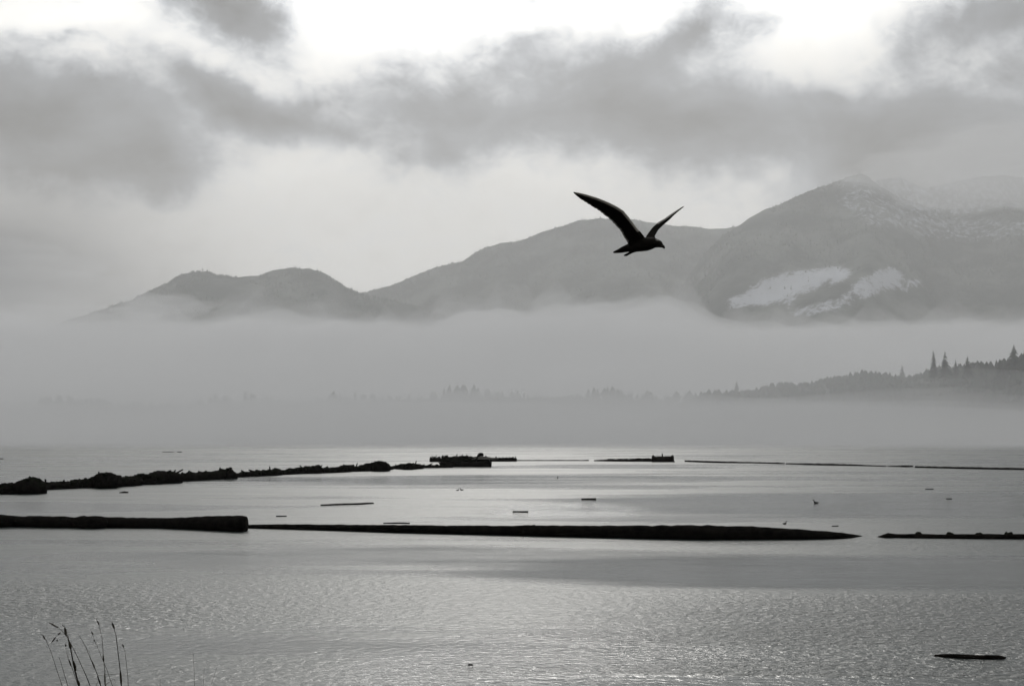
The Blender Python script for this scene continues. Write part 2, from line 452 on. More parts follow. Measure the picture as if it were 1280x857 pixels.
# conifers that stand clear of the headland wood
def conifer(px, top, base, d, label, spread=.24, seed=0, lean=0):
    r_ = random.Random(seed)
    b = P(px, base, d); H = P(px, top, d).z - b.z
    root = empty('conifer_tree', b); tag(root, label, 'tree', 'tall conifers above the headland wood')
    V, Fc = [], []
    for k in range(7):
        a = k / 7 * 2 * math.pi; V.append((math.cos(a) * H * .02, math.sin(a) * H * .02, -2))
    V.append((lean * H, 0, H * .97))
    for k in range(7): Fc.append((k, (k + 1) % 7, 7))
    mesh_obj('trunk', V, Fc, M_BARK, root)
    V, Fc = [], []
    tiers = 15
    for t_ in range(tiers):
        f = t_ / (tiers - 1); z = H * (.12 + .84 * f); rad = H * spread * (1 - f) ** .8 + H * .015
        nb = 9
        for k in range(nb):
            if r_.random() < .15: continue
            a = k / nb * 2 * math.pi + r_.random(); rr = rad * r_.uniform(.55, 1.15); w_ = rr * .32
            cx = lean * z
            p0 = Vector((cx, 0, z + H * .04)); tip = Vector((cx + rr * math.cos(a), rr * math.sin(a), z - rr * .35))
            sd_ = Vector((-math.sin(a), math.cos(a), 0)) * w_
            mid = (p0 + tip) / 2
            i0 = len(V); V += [p0, mid + sd_ - Vector((0, 0, rr * .12)), tip, mid - sd_ - Vector((0, 0, rr * .12)), mid + Vector((0, 0, rr * .12))]
            Fc += [(i0, i0 + 1, i0 + 4), (i0 + 1, i0 + 2, i0 + 4), (i0 + 2, i0 + 3, i0 + 4), (i0 + 3, i0, i0 + 4)]
    mesh_obj('crown', V, Fc, M_TREE, root, smooth=False)
conifer(921, 475, 497, 1950, 'small lone conifer standing up above the thin misty end of the headland', .3, 1)
conifer(1168, 437, 474, 1540, 'narrow spire conifer, the left of the tall pair on the misty headland', .22, 2, -.02)
conifer(1182, 438, 474, 1540, 'fuller dark conifer, the right of the tall pair on the misty headland', .30, 3)
conifer(1210, 444, 473, 1545, 'broad pointed conifer just right of the tall pair on the headland', .34, 4)
conifer(1128, 455, 478, 1780, 'faint conifer left of the tall pair on the headland', .26, 5)
conifer(1268, 430, 462, 1530, 'wide dark conifer at the photo edge where the headland is highest', .4, 6)
conifer(1283, 432, 460, 1530, 'dense conifer cut by the right edge of the photo on the headland', .4, 7)
conifer(1250, 448, 470, 1540, 'short bushy conifer just left of the highest trees on the headland', .36, 8)
conifer(1195, 449, 473, 1545, 'short conifer filling the gap between the tall pair and the broad one', .3, 9)
# the mast on the hill
mb = P(253, 342, 6100)
mroot = mesh_obj('radio_mast', [(-1.6, -1.6, 0), (1.6, -1.6, 0), (1.6, 1.6, 0), (-1.6, 1.6, 0), (-.5, -.5, 26), (.5, -.5, 26), (.5, .5, 26), (-.5, .5, 26),
    (-7, -.6, 15), (7, -.6, 15), (7, .6, 15), (-7, .6, 15), (-7, -.6, 16.4), (7, -.6, 16.4), (7, .6, 16.4), (-7, .6, 16.4)],
    [(0, 1, 5, 4), (1, 2, 6, 5), (2, 3, 7, 6), (3, 0, 4, 7), (4, 5, 6, 7), (8, 9, 13, 12), (9, 10, 14, 13), (10, 11, 15, 14), (11, 8, 12, 15), (12, 13, 14, 15), (8, 11, 10, 9)], M_STEEL, smooth=False)
mroot.location = mb; tag(mroot, 'tiny thin mast on the left summit of the twin-topped hill', 'mast')

# ------------------------------------------------------------------ fog and haze (real volumes)
def vol_mat(name, dens, col=(.66, .672, .695), aniso=.2):
    m = bpy.data.materials.new(name); m.use_nodes = True
    t = m.node_tree; t.nodes.clear()
    v = N(t, 'ShaderNodeVolumePrincipled'); v.inputs['Color'].default_value = (*col, 1)
    v.inputs['Density'].default_value = dens; v.inputs['Anisotropy'].default_value = aniso
    o = N(t, 'ShaderNodeOutputMaterial'); link(t, v.outputs[0], o.inputs['Volume'])
    m.cycles.homogeneous_volume = True
    return m
def closed_slab(name, label, mat, x0, x1, y0, y1, nx, ny, top, bottom=-.8, kind='stuff', cat='fog'):
    V, Fc = [], []
    for j in range(ny + 1):
        for i in range(nx + 1):
            x = x0 + (x1 - x0) * i / nx; y = y0 + (y1 - y0) * j / ny
            V.append((x, y, top(x, y, i / nx, j / ny)))
    n = len(V)
    for j in range(ny + 1):
        for i in range(nx + 1):
            x = x0 + (x1 - x0) * i / nx; y = y0 + (y1 - y0) * j / ny
            V.append((x, y, bottom))
    S = nx + 1
    for j in range(ny):
        for i in range(nx):
            a = j * S + i
            Fc.append((a, a + 1, a + 1 + S, a + S)); Fc.append((n + a, n + a + S, n + a + 1 + S, n + a + 1))
    for i in range(nx):
        Fc.append((i, n + i, n + i + 1, i + 1)); a = ny * S + i; Fc.append((a, a + 1, n + a + 1, n + a))
    for j in range(ny):
        a = j * S; Fc.append((a, a + S, n + a + S, n + a)); a = j * S + nx; Fc.append((a, n + a, n + a + S, a + S))
    o = mesh_obj(name, V, Fc, mat, smooth=False); tag(o, label, cat, kind=kind)
    return o
haze = closed_slab('haze', 'thin grey haze over the whole bay', vol_mat('haze_air', 3.5e-5, (.90, .905, .92)), -13000, 13000, -900, 11500, 1, 1, lambda x, y, a, b: 1900.0, -28.0, cat='haze')
closed_slab('haze', 'greyer moist air over the far side of the bay and the mountains', vol_mat('far_air', 9.0e-5, (.84, .85, .87)), -12800, 12800, 700, 8700, 1, 1, lambda x, y, a, b: 1480.0, -26.0, cat='haze')
# dense mist lying on the far water
closed_slab('fog', 'dense low mist lying on the far water', vol_mat('fog_low', 1.9e-3), -3600, 3600, 620, 3600, 120, 80,
    lambda x, y, a, b: 4 + (50 + 22 * fbm(x * .0022, y * .002, 1, 4)) * min(1, (y - 620) / 900) )
closed_slab('fog', 'softer mist above the dense layer on the far water', vol_mat('fog_mid', 6.0e-4), -3650, 3650, 660, 3640, 90, 60,
    lambda x, y, a, b: 6 + (84 + 30 * fbm(x * .002, y * .002, 6, 4)) * min(1, (y - 660) / 900))
closed_slab('fog', 'thin mist in front of the wooded headland', vol_mat('fog_thin', 4.8e-4), -3600, 3600, 800, 3600, 60, 40,
    lambda x, y, a, b: 8 + 150 * min(1, (y - 800) / 900) + 25 * fbm(x * .002, y * .002, 3, 4))
FT = [(-400, 396), (0, 396), (100, 399), (200, 401), (400, 396), (455, 404), (540, 399), (580, 391), (650, 389), (760, 387), (800, 380), (830, 377), (860, 384), (900, 400), (960, 408), (1050, 408), (1280, 404), (1700, 400)]
def bank_top(x, y, a, b):
    px = 640 + x / y * F
    (py,) = lerp_prof(FT, px)
    z = P(px, py, y).z
    rise = min(1, (y - 1750) / 2250); rise = .12 + .88 * rise * rise * (3 - 2 * rise)
    edge = 1 if y < 4300 else max(0, 1 - ((y - 4300) / 700) ** 2)
    lump = fbm(x * .0034, y * .0022, 5, 5) * 48 + fbm(x * .012, y * .008, 8, 4) * 14
    return 3 + max(rise * z * (.3 + .7 * edge) - 4 + rise * lump, 5)
closed_slab('fog', 'thick fog bank hiding the feet of the mountains', vol_mat('fog_bank', 2.2e-3), -4600, 4600, 1760, 5000, 230, 100, bank_top)
def veil_top(x, y, a, b):
    l = fbm(x * .0075 + 40, y * .0025, 9, 6)
    return bank_top(x, y, a, b) + max(-2, (y - 2400) / 1900 * 52 * (.25 + 2.4 * l))
closed_slab('fog', 'ragged thin veil along the top of the fog bank', vol_mat('fog_veil', 8e-4), -4700, 4700, 2400, 5100, 230, 80, veil_top)

def puff(name, label, c, rx, ry, rz, mat, seed):
    bm = bmesh.new(); bmesh.ops.create_icosphere(bm, subdivisions=5, radius=1)
    for v in bm.verts:
        n = v.co.normalized(); k = 1 + .38 * fbm(n.x * 1.7 + seed, n.y * 1.7, n.z * 2.4, 5)
        v.co = Vector((n.x * rx * k, n.y * ry * k, n.z * rz * k))
    me = bpy.data.meshes.new(name); bm.to_mesh(me); bm.free(); me.materials.append(mat)
    o = bpy.data.objects.new(name, me); C.objects.link(o); o.location = c
    return tag(o, label, 'cloud', kind='stuff')
puff('mist', 'cloud wrapped round the high right summits', P(1345, 214, 6000), 900, 700, 150, vol_mat('summit_cloud', 1.15e-3), 4)
puff('mist', 'wisp of cloud drifting across the left shoulder of the twin-topped hill', P(205, 384, 4700), 170, 250, 42, vol_mat('hill_wisp', 1.6e-3), 8)
puff('mist', 'wisp of cloud hiding the far left tip of the twin-topped hill', P(95, 398, 5300), 300, 300, 48, vol_mat('tip_wisp', 1.7e-3), 21)
puff('mist', 'dim bank of cloud at the left edge beyond the fog', P(-60, 350, 6400), 800, 700, 190, vol_mat('left_cloud', 7e-4), 12)

# ------------------------------------------------------------------ near bank under the camera
def bank_z(x, y):
    e = 5.2 + .8 * math.sin(x * .21) + 1.2 * fbm(x * .08, 1, 1, 3)
    z = 3.35 if y < e else 3.35 - (y - e) * .62
    return max(z, -1.5) + .10 * fbm(x * .6, y * .6, 2, 4)
V, Fc = [], []
nx, ny = 160, 60
for j in range(ny + 1):
    for i in range(nx + 1):
        x = -60 + 120 * i / nx; y = -30 + 45 * (j / ny) ** .8
        V.append((x, y, bank_z(x, y)))
for j in range(ny):
    for i in range(nx):
        a = j * (nx + 1) + i; Fc.append((a, a + 1, a + nx + 2, a + nx + 1))
tag(mesh_obj('ground', V, Fc, M_DIRT), 'earth bank the photographer stands on', 'ground', kind='structure')

# ------------------------------------------------------------------ logs
def tube(stations, nside, rough, seed, zlift=0.0, stepm=None, freq=1.2, cap=True):
    """stations: (Vector centre, radius horizontal, radius vertical) -> verts, faces of a knobbly closed tube"""
    cs = [s[0] for s in stations]
    L_ = [0]
    for a, b in zip(cs[:-1], cs[1:]): L_.append(L_[-1] + (b - a).length)
    n = max(4, int(L_[-1] / stepm)) if stepm else len(cs) - 1
    V, Fc = [], []
    for k in range(n + 1):
        s = L_[-1] * k / n
        c = Vector([float(np.interp(s, L_, [q[i] for q in cs])) for i in range(3)])
        rh = float(np.interp(s, L_, [q[1] for q in stations])); rv = float(np.interp(s, L_, [q[2] for q in stations]))
        s2 = min(s + .05, L_[-1]); s1 = max(s2 - .1, 0)
        t_ = Vector([float(np.interp(s2, L_, [q[i] for q in cs])) - float(np.interp(s1, L_, [q[i] for q in cs])) for i in range(3)]).normalized()
        sd_ = t_.cross(Vector((0, 0, 1))); sd_ = sd_.normalized() if sd_.length > 1e-4 else Vector((1, 0, 0)); upv = sd_.cross(t_)
        for i in range(nside):
            a = 2 * math.pi * i / nside
            nn = 1 + rough * fbm(c.x * freq + math.cos(a) * .9 + seed * 7, c.y * freq + seed, math.sin(a) * .9 + c.z, 4)
            V.append(c + (sd_ * math.cos(a) * rh + upv * math.sin(a) * rv) * nn)
    for k in range(n):
        for i in range(nside):
            a = k * nside + i; b = k * nside + (i + 1) % nside
            Fc.append((a, b, b + nside, a + nside))
    if cap:
        Fc.append(tuple(range(nside))[::-1]); Fc.append(tuple(range(n * nside, (n + 1) * nside)))
    return V, Fc
def join(lst):
    V, Fc = [], []
    for v, f in lst:
        b = len(V); V += list(v); Fc += [tuple(i + b for i in q) for q in f]
    return V, Fc
def stations(pts, minr=.22, k=.9):
    out = []
    for (px, top, bot) in pts:
        w = bot - (bot - top) * .12; d = W(px, w).y
        e = (w - top) * d / F
        p = W(px, w); r = max(e, minr)
        r = max(e * .62, minr * .5) if e > .3 else max(e * .8, minr * .5)
        p.y += r * .6; p.z = e - r
        out.append((p, r * 1.1, r))
    return out
def local(V, o):
    return [Vector(v) - Vector(o) for v in V]
def place(name, parts, origin, label, cat, group):
    """parts: list of (part name, verts, faces, material); a thing of one part is a single mesh"""
    origin = Vector(origin)
    if len(parts) == 1:
        o = mesh_obj(name, local(parts[0][1], origin), parts[0][2], parts[0][3]); o.location = origin
        return tag(o, label, cat, group)
    root = empty(name, origin); tag(root, label, cat, group)
    for (n, V, Fc, m) in parts: mesh_obj(n, local(V, origin), Fc, m, root)
    return root
def band(c, r, seed):
    return tube([(c + Vector((-.09, 0, 0)), r, r), (c + Vector((.09, 0, 0)), r, r)], 14, .25, seed, stepm=.1)
def chainlink_tube(a, b, r=.035):
    n = 8; st = []
    for k in range(n + 1):
        f = k / n; st.append((a.lerp(b, f) - Vector((0, 0, .12 * math.sin(f * math.pi))), r, r))
    return tube(st, 6, .6, 3.3, stepm=.08, freq=8)

# the near boom
stA = stations([(-60, 644, 661), (0, 643, 661), (20, 645, 660), (60, 645.5, 661), (92, 646.5, 661)], k=.95)
V, Fc = tube(stA, 18, .16, 1, stepm=.3)
place('boom_log', [('log', V, Fc, M_LOG), ('chain', *chainlink_tube(W(90, 654, .3), W(98, 654, .3)), M_STEEL)], stA[2][0], 'thick near boom log cut by the left edge of the photo', 'log', 'boom logs of the near line')
stB = stations([(93, 646, 661), (105, 645, 662), (118, 644.5, 662.5), (130, 646.5, 661), (200, 647.5, 661.5), (250, 646, 664), (275, 644.5, 665.5), (300, 645, 667), (305, 645.3, 667)], k=.95)
V, Fc = tube(stB, 22, .11, 2, stepm=.22, freq=2.0)
place('boom_log', [('log', V, Fc, M_LOG), ('iron_band', *band(stB[0][0] + Vector((.25, 0, .0)), stB[0][1] * .97, 1), M_STEEL)], stB[3][0], 'thick boom log with a fat square-cut right end, left of the longest log', 'log', 'boom logs of the near line')
stC = stations([(306, 655.5, 660.5), (340, 655, 661.5), (420, 655.5, 664), (500, 656, 667), (600, 657, 669.5), (660, 657, 671)], k=.95, minr=.2)
V, Fc = tube(stC, 18, .12, 3, stepm=.25, freq=2.2)
stD = stations([(655, 656.5, 671), (720, 657, 672.5), (800, 656.5, 675), (880, 657, 676.5), (950, 658.5, 676), (1000, 661.5, 675.5), (1040, 664.5, 674.5), (1060, 666.5, 673), (1077, 669, 670)], k=.95, minr=.04)
V2, Fc2 = tube(stD, 20, .11, 4, stepm=.25, freq=2.2)
place('boom_log', [('log', V, Fc, M_LOG), ('chain', *chainlink_tube(W(302, 657, .15), W(310, 658, .1)), M_STEEL)], stC[2][0], 'slim boom log thickening rightwards from the square-cut log end', 'log', 'boom logs of the near line')
place('boom_log', [('log', V2, Fc2, M_LOG), ('iron_band', *band(stD[0][0] + Vector((.5, 0, .0)), stD[0][1] * .97, 5), M_STEEL)], stD[3][0], 'longest fattest boom log tapering to a point at its right end', 'log', 'boom logs of the near line')
stE = stations([(1099, 669.5, 671), (1106, 667.5, 672.5), (1112, 665.5, 673), (1118, 667, 672.5), (1145, 667, 673), (1180, 667.3, 673.3), (1230, 667.2, 674), (1290, 667.2, 674.5), (1360, 667, 675)], k=.95, minr=.14)
V, Fc = tube(stE, 14, .16, 6, stepm=.2)
parts = [('log', V, Fc, M_LOG)]
for i, px in enumerate((1149, 1188, 1225, 1262)):
    c = W(px, 670.4, .02); parts.append(('float_knob', *tube([(c + Vector((-.22, .1, 0)), .10, .10), (c + Vector((-.1, .1, 0)), .24, .24), (c + Vector((.12, .1, 0)), .22, .22), (c + Vector((.24, .1, 0)), .1, .1)], 10, .4, i, stepm=.06, freq=4), M_WEED))
place('boom_log', parts, stE[4][0], 'thin knobbly boom log lying alone at the right beyond the pointed log end', 'log', 'boom logs of the near line')

# the receding boom of overgrown log bundles
def twigs(pts, n, seed, size=.35):
    r_ = random.Random(seed); out = []
    xs = [p[0] for p in pts]
    for k in range(n):
        px = r_.uniform(xs[0], xs[-1]); top, bot = lerp_prof(pts, px)
        w = bot - (bot - top) * .12; b = W(px, w); e = (w - top) * b.y / F
        c = b + Vector((0, r_.uniform(-.2, .9), e * r_.uniform(.5, 1.06)))
        s = size * r_.uniform(.5, 1.2)
        dv = Vector((r_.uniform(-1, 1), r_.uniform(-.6, .6), r_.uniform(-.15, .5))).normalized() * s
        out.append(tube([(c - dv, s * .30, s * .3), (c, s * .5, s * .5), (c + dv, s * .22, s * .2)], 7, .6, seed + k, stepm=s / 2.5, freq=5))
    for k in range(max(3, n // 6)):      # stray timber poking out
        px = r_.uniform(xs[0], xs[-1]); top, bot = lerp_prof(pts, px)
        w = bot - (bot - top) * .12; b = W(px, w); e = (w - top) * b.y / F
        c = b + Vector((0, r_.uniform(0, .5), e * r_.uniform(.5, .85)))
        dv = Vector((r_.uniform(-1, 1), r_.uniform(-.4, .4), r_.uniform(-.1, .38))).normalized() * r_.uniform(.6, 1.2)
        out.append(tube([(c - dv * .5, .13, .13), (c + dv, .09, .09)], 7, .2, seed + k, stepm=.2, freq=3))
    return join(out)
def remesh(V, Fc, size):
    o = mesh_obj('tmp', V, Fc, None)
    md = o.modifiers.new('r', 'REMESH'); md.mode = 'VOXEL'; md.voxel_size = size
    dg = bpy.context.evaluated_depsgraph_get()
    me = bpy.data.meshes.new_from_object(o.evaluated_get(dg))
    v = [w.co.copy() for w in me.vertices]; f = [tuple(p.vertices) for p in me.polygons]
    old = o.data; bpy.data.objects.remove(o); bpy.data.meshes.remove(old); bpy.data.meshes.remove(me)
    return v, f
def bundle(pts, label, seed, ntw):
    st = stations(pts, k=.92)
    V, Fc = tube(st, 14, .38, seed, stepm=.22, freq=2.2)
    parts = [('log', V, Fc, M_LOG)]
    st2 = [(c + Vector((0, -r * .8, -.1)), max(r * .35, .15), max(rv * .35, .15)) for (c, r, rv) in st]
    parts.append(('log', *tube(st2, 10, .3, seed + 3, stepm=.4), M_LOG))
    st3 = [(c + Vector((0, 0, r * .12)), r * .9, rv * .88) for (c, r, rv) in st]
    parts.append(('growth', *remesh(*join([tube(st3, 12, .25, seed + 9, stepm=.3), twigs(pts, int(ntw * 1.4), seed, .30)]), .07), M_WEED))
    return place('log_bundle', parts, st[len(st) // 2][0], label, 'log bundle', 'overgrown log bundles of the receding boom')
B = [
 ([(-30, 608, 620), (0, 606, 619), (20, 604, 619), (28, 600, 620), (38, 597, 620), (44, 600, 619), (48, 605, 616)], 'biggest log bundle with a round hump, nearest and at the left photo edge'),
 ([(49, 604, 614), (60, 603, 613), (80, 602, 612), (100, 600, 611), (116, 598, 611)], 'low even log bundle just right of the round-humped one at the left edge'),
 ([(117, 596, 610), (125, 593, 612), (132, 592, 613), (138, 594, 611), (148, 597, 609.5), (160, 596, 609), (169, 595, 608)], 'log bundle with a sharp hump at its left end, third from the left edge'),
 ([(170, 594, 607), (185, 593, 607), (193, 590, 607), (203, 589, 606), (213, 589, 606), (221, 593, 604)], 'log bundle with a long flat hump, fourth from the left edge'),
 ([(222, 593, 603), (240, 591, 602), (255, 590, 601), (272, 589, 600), (277, 586.5, 600), (286, 586, 600), (290, 590, 599)], 'log bundle rising to a blunt knob at its right end before the thinner stretch'),
 ([(291, 592, 597), (305, 590, 596.5), (325, 588, 596), (340, 587, 595.5), (345, 585, 595), (350, 588, 594)], 'thin log bundle right after the blunt knob'),
 ([(351, 588, 594), (365, 585.5, 593.5), (380, 584, 593), (390, 583, 593), (396, 582, 593), (403, 586, 591)], 'dark log bundle with a small round knob, midway along the receding boom'),
 ([(405, 586, 592), (420, 583.5, 591.5), (432, 581.5, 591), (440, 582, 590), (447, 584, 590)], 'gappy log bundle left of the highest mid-boom hump'),
 ([(447, 582.5, 590), (460, 579.5, 590), (470, 577.5, 590), (475, 576.5, 591), (480, 578.5, 590), (484, 582, 588), (490, 583, 587)], 'log bundle with the highest hump of the far half of the receding boom'),
 ([(491, 583, 586), (500, 580.5, 587), (510, 579.5, 588), (520, 579.5, 587), (527, 581, 586)], 'rounded short log bundle second before the far log raft'),
 ([(528, 581.5, 585), (545, 581, 585), (565, 580.5, 584.5)], 'thin straight log bundle joining the boom to the far log raft'),
]
for i, (pts, lab) in enumerate(B): bundle(pts, lab, 20 + i * 3, int((pts[-1][0] - pts[0][0]) * .7) + 6)

# ------------------------------------------------------------------ birds on the water and on the raft
def bird_mesh(pose):
    # spine stations (x forward, z up, half width, half height), metres
    if pose == 'swim':
        s = [(-.30, .12, .01, .008), (-.24, .09, .05, .03), (-.12, .07, .10, .08), (.02, .07, .12, .10), (.12, .10, .09, .09), (.16, .18, .045, .045), (.17, .26, .035, .04), (.20, .33, .045, .045), (.26, .335, .03, .03), (.31, .325, .012, .012), (.36, .318, .004, .005)]
    elif pose == 'stand':
        s = [(-.26, .10, .01, .01), (-.18, .15, .05, .04), (-.06, .22, .09, .08), (.05, .28, .09, .09), (.09, .36, .05, .06), (.10, .43, .045, .05), (.14, .46, .045, .045), (.20, .455, .02, .02), (.26, .445, .004, .006)]
    else:
        s = [(-.28, .10, .01, .01), (-.20, .11, .06, .04), (-.06, .12, .11, .09), (.06, .13, .11, .10), (.12, .19, .07, .06), (.15, .22, .05, .05), (.20, .215, .025, .025), (.25, .205, .004, .006)]
    V, Fc = [], []; n = 10
    for k, (x, z, hw, hh) in enumerate(s):
        a_ = s[max(k - 1, 0)]; b_ = s[min(k + 1, len(s) - 1)]
        t_ = Vector((b_[0] - a_[0], 0, b_[1] - a_[1])).normalized(); u_ = Vector((-t_.z, 0, t_.x))
        for i in range(n):
            a = 2 * math.pi * i / n; V.append(Vector((x, 0, z)) + Vector((0, 1, 0)) * math.cos(a) * hw + u_ * math.sin(a) * hh)
    for k in range(len(s) - 1):
        for i in range(n):
            a = k * n + i; b = k * n + (i + 1) % n; Fc.append((a, b, b + n, a + n))
    Fc.append(tuple(range(n))[::-1]); Fc.append(tuple(range((len(s) - 1) * n, len(s) * n)))
    if pose == 'stand':
        for sy in (-.035, .035):
            v, f = tube([(Vector((0, sy, 0)), .008, .008), (Vector((.0, sy, .20)), .012, .012)], 6, 0, 1)
            v2, f2 = tube([(Vector((-.01, sy, .006)), .02, .008), (Vector((.06, sy, .006)), .03, .006)], 6, 0, 1)
            V, Fc = join([(V, Fc), (v, f), (v2, f2)])
    me = bpy.data.meshes.new('bird_' + pose); me.from_pydata([tuple(v) for v in V], [], Fc); me.update()
    me.polygons.foreach_set('use_smooth', [True] * len(me.polygons)); me.materials.append(M_BIRD)
    return me
BM = {k: bird_mesh(k) for k in ('swim', 'stand', 'sit')}
def bird(pose, loc, rz, sc, label, cat, group, name):
    o = bpy.data.objects.new(name, BM[pose]); C.objects.link(o)
    o.location = loc; o.rotation_euler = (0, 0, rz); o.scale = (sc,) * 3
    return tag(o, label, cat, group)
bird('swim', W(1020, 629), R(165), .85, 'dark long-necked waterbird swimming alone above the pointed log end', 'waterbird', 'birds on the open water', 'swimming_bird')
bird('swim', W(572, 613), R(10), .6, 'left one of two tiny birds swimming close together below the log raft', 'waterbird', 'birds on the open water', 'swimming_bird')
bird('swim', W(577, 612.6), R(180), .7, 'right one of two tiny birds swimming close together below the log raft', 'waterbird', 'birds on the open water', 'swimming_bird')
bird('swim', W(697, 597.5), R(80), .8, 'tiny lone bird swimming upright between the far raft and the barrel float', 'waterbird', 'birds on the open water', 'swimming_bird')
bird('swim', W(981, 655), R(20), .55, 'small bird low on the water just above the taper of the longest log', 'waterbird', 'birds on the open water', 'swimming_bird')

# ------------------------------------------------------------------ far rafts
def raft(x0, x1, wl, rows_, rad, seed, label, jitter=.25, depth=6, ntw=40, stackh=1):
    r_ = random.Random(seed); parts = []
    a, b = W(x0, wl), W(x1, wl)
    for k in range(rows_):
        off = Vector((0, depth * k / max(rows_ - 1, 1), 0))
        lvl = rad * .35 + (rad * 1.1 * r_.choice([0, 1]) if stackh > 1 and 0 < k else 0)
        l0 = r_.uniform(0, .12) if k else 0; l1 = r_.uniform(.88, 1) if k else 1
        p, q = a.lerp(b, l0) + off, a.lerp(b, l1) + off
        rr = rad * r_.uniform(.8, 1.1)
        st = [(p.lerp(q, f) + Vector((0, 0, lvl + r_.uniform(-.05, .1))), rr, rr) for f in (0, .2, .4, .6, .8, 1)]
        parts.append(('log', *tube(st, 10, jitter, seed + k, stepm=.5, freq=1.5), M_LOG))
    out = []
    for k in range(ntw):
        c = a.lerp(b, r_.random()) + Vector((0, r_.uniform(0, depth * .7), rad * r_.uniform(.9, 1.5) * (1 if stackh == 1 else 1.7)))
        s = r_.uniform(.2, .5); dv = Vector((r_.uniform(-1, 1), r_.uniform(-.5, .5), r_.uniform(-.2, .9))).normalized() * s
        out.append(tube([(c - dv, s * .3, s * .3), (c, s * .45, s * .45), (c + dv, s * .15, s * .15)], 6, .6, seed + k, stepm=s / 2, freq=4))
    mat_ = tube([(a.lerp(b, f) + Vector((0, depth * .35, rad * (.9 if stackh == 1 else 1.5))), depth * .38, rad * .5) for f in (.03, .25, .5, .75, .97)], 12, .3, seed, stepm=.6)
    parts.append(('debris', *remesh(*join([mat_] + out), .12), M_WEED))
    return place('log_raft', parts, a.lerp(b, .5), label, 'raft', 'far rafts of bundled logs')
raft(550, 614, 583.3, 6, .74, 51, 'darkest and tallest far log raft with a pale slanting board on top', ntw=60, stackh=2)
raft(537, 606, 577.2, 4, .62, 61, 'far log raft reaching left behind the tallest one, studded with perched birds', ntw=50)
raft(610, 646, 576.6, 3, .56, 71, 'low far log raft sticking out to the right behind the tallest one', ntw=26)
# pale sloping boards and the dark stump on the raft
c = W(603, 583.3); d = c.y + .2
a0, a1, a2, a3 = P(589, 573.5, d), P(601, 569.6, d), P(624, 573.0, d), P(604, 573.6, d - .4)
Vb = [a0, a1, a2, a3, a0 + Vector((0, 2.0, -.1)), a1 + Vector((0, 2.2, -.1)), a2 + Vector((0, 2, -.1)), a3 + Vector((0, 2.5, -.15))]
tag(mesh_obj('lean_to_board', Vb, [(0, 1, 2, 3), (4, 7, 6, 5), (0, 4, 5, 1), (1, 5, 6, 2), (2, 6, 7, 3), (3, 7, 4, 0)], M_TARP, smooth=False),
    'pale board peaked like a low roof on the tallest far raft', 'board')
sp_ = P(601, 568.6, d + .6)
V, Fc = tube([(sp_ + Vector((-.5, 0, -.35)), .2, .25), (sp_ + Vector((-.2, 0, 0)), .35, .38), (sp_ + Vector((.15, 0, .18)), .28, .32), (sp_ + Vector((.45, 0, -.1)), .12, .16)], 10, .35, 5, stepm=.12, freq=3)
place('stump', [('stump', V, Fc, M_LOG)], sp_, 'dark root stump sitting on the peak of the pale board', 'stump', None)
# perched birds
PB = [(541, 571.2), (545, 570.4), (549, 570.0), (553, 570.8), (557, 570.3), (561, 570.6), (567, 569.6), (571, 568.9), (577, 569.8), (583, 569.6), (588, 570.0), (626, 571.8), (632, 571.4), (637, 571.2), (641, 570.6), (644, 571.9)]
rnd = random.Random(9)
for i, (px, py) in enumerate(PB):
    dd = W(px, 577.2 if px < 600 else 576.6).y + (1.0 if px < 600 else .5)
    p = P(px, py + 1.9, dd)
    left = px < 600
    bird(rnd.choice(['sit', 'stand', 'sit']), p, rnd.uniform(0, 6.28), 1.35,
         'tiny dark bird perched among others on the long left far raft' if left else 'tiny dark bird perched among others on the low right far raft',
         'bird', 'birds perched on the long left raft' if left else 'birds perched on the low right raft', 'perched_bird')

# the barrel-like float with its post
fl = W(829, 577.3); fd = fl.y
def flp(px, py, dy=0): return P(px, py, fd + dy)
parts = []
xa, xb = flp(815.5, 575).x, flp(842.5, 575).x
Rr = .80
def disc_tube(x0, x1, rr, seed, rough=.05): return tube([(Vector((x0, fd + .8, .42)), rr, rr), (Vector((x1, fd + .8, .42)), rr, rr)], 20, rough, seed, stepm=.25)
parts.append(('hull', *disc_tube(xa + .1, xb - .1, Rr, 1), M_STEEL))
parts.append(('end_rim', *disc_tube(xa, xa + .55, Rr + .14, 2), M_STEEL))
parts.append(('end_rim', *disc_tube(xb - .55, xb, Rr + .14, 3), M_STEEL))
parts.append(('base_log', *tube([(Vector((xa - .1, fd - .1, 0)), .28, .28), (Vector((xb + .15, fd - .1, 0)), .28, .28)], 10, .15, 4, stepm=.4), M_LOG))
pxm = flp(828.5, 575).x
parts.append(('post', *tube([(Vector((pxm, fd + .8, 1.1)), .16, .16), (Vector((pxm, fd + .8, 1.55)), .12, .12), (Vector((pxm, fd + .8, 1.62)), .22, .22), (Vector((pxm, fd + .8, 1.75)), .2, .2)], 8, .1, 4), M_STEEL))
for xx in (xa + .25, xb - .25):
    parts.append(('cleat', *tube([(Vector((xx, fd + .8, 1.28)), .16, .16), (Vector((xx, fd + .8, 1.52)), .10, .10)], 8, .1, 4), M_STEEL))
place('mooring_float', parts, (fl.x, fd, 0), 'barrel-shaped float with raised ends and a short post, between the far thin booms', 'float', None)

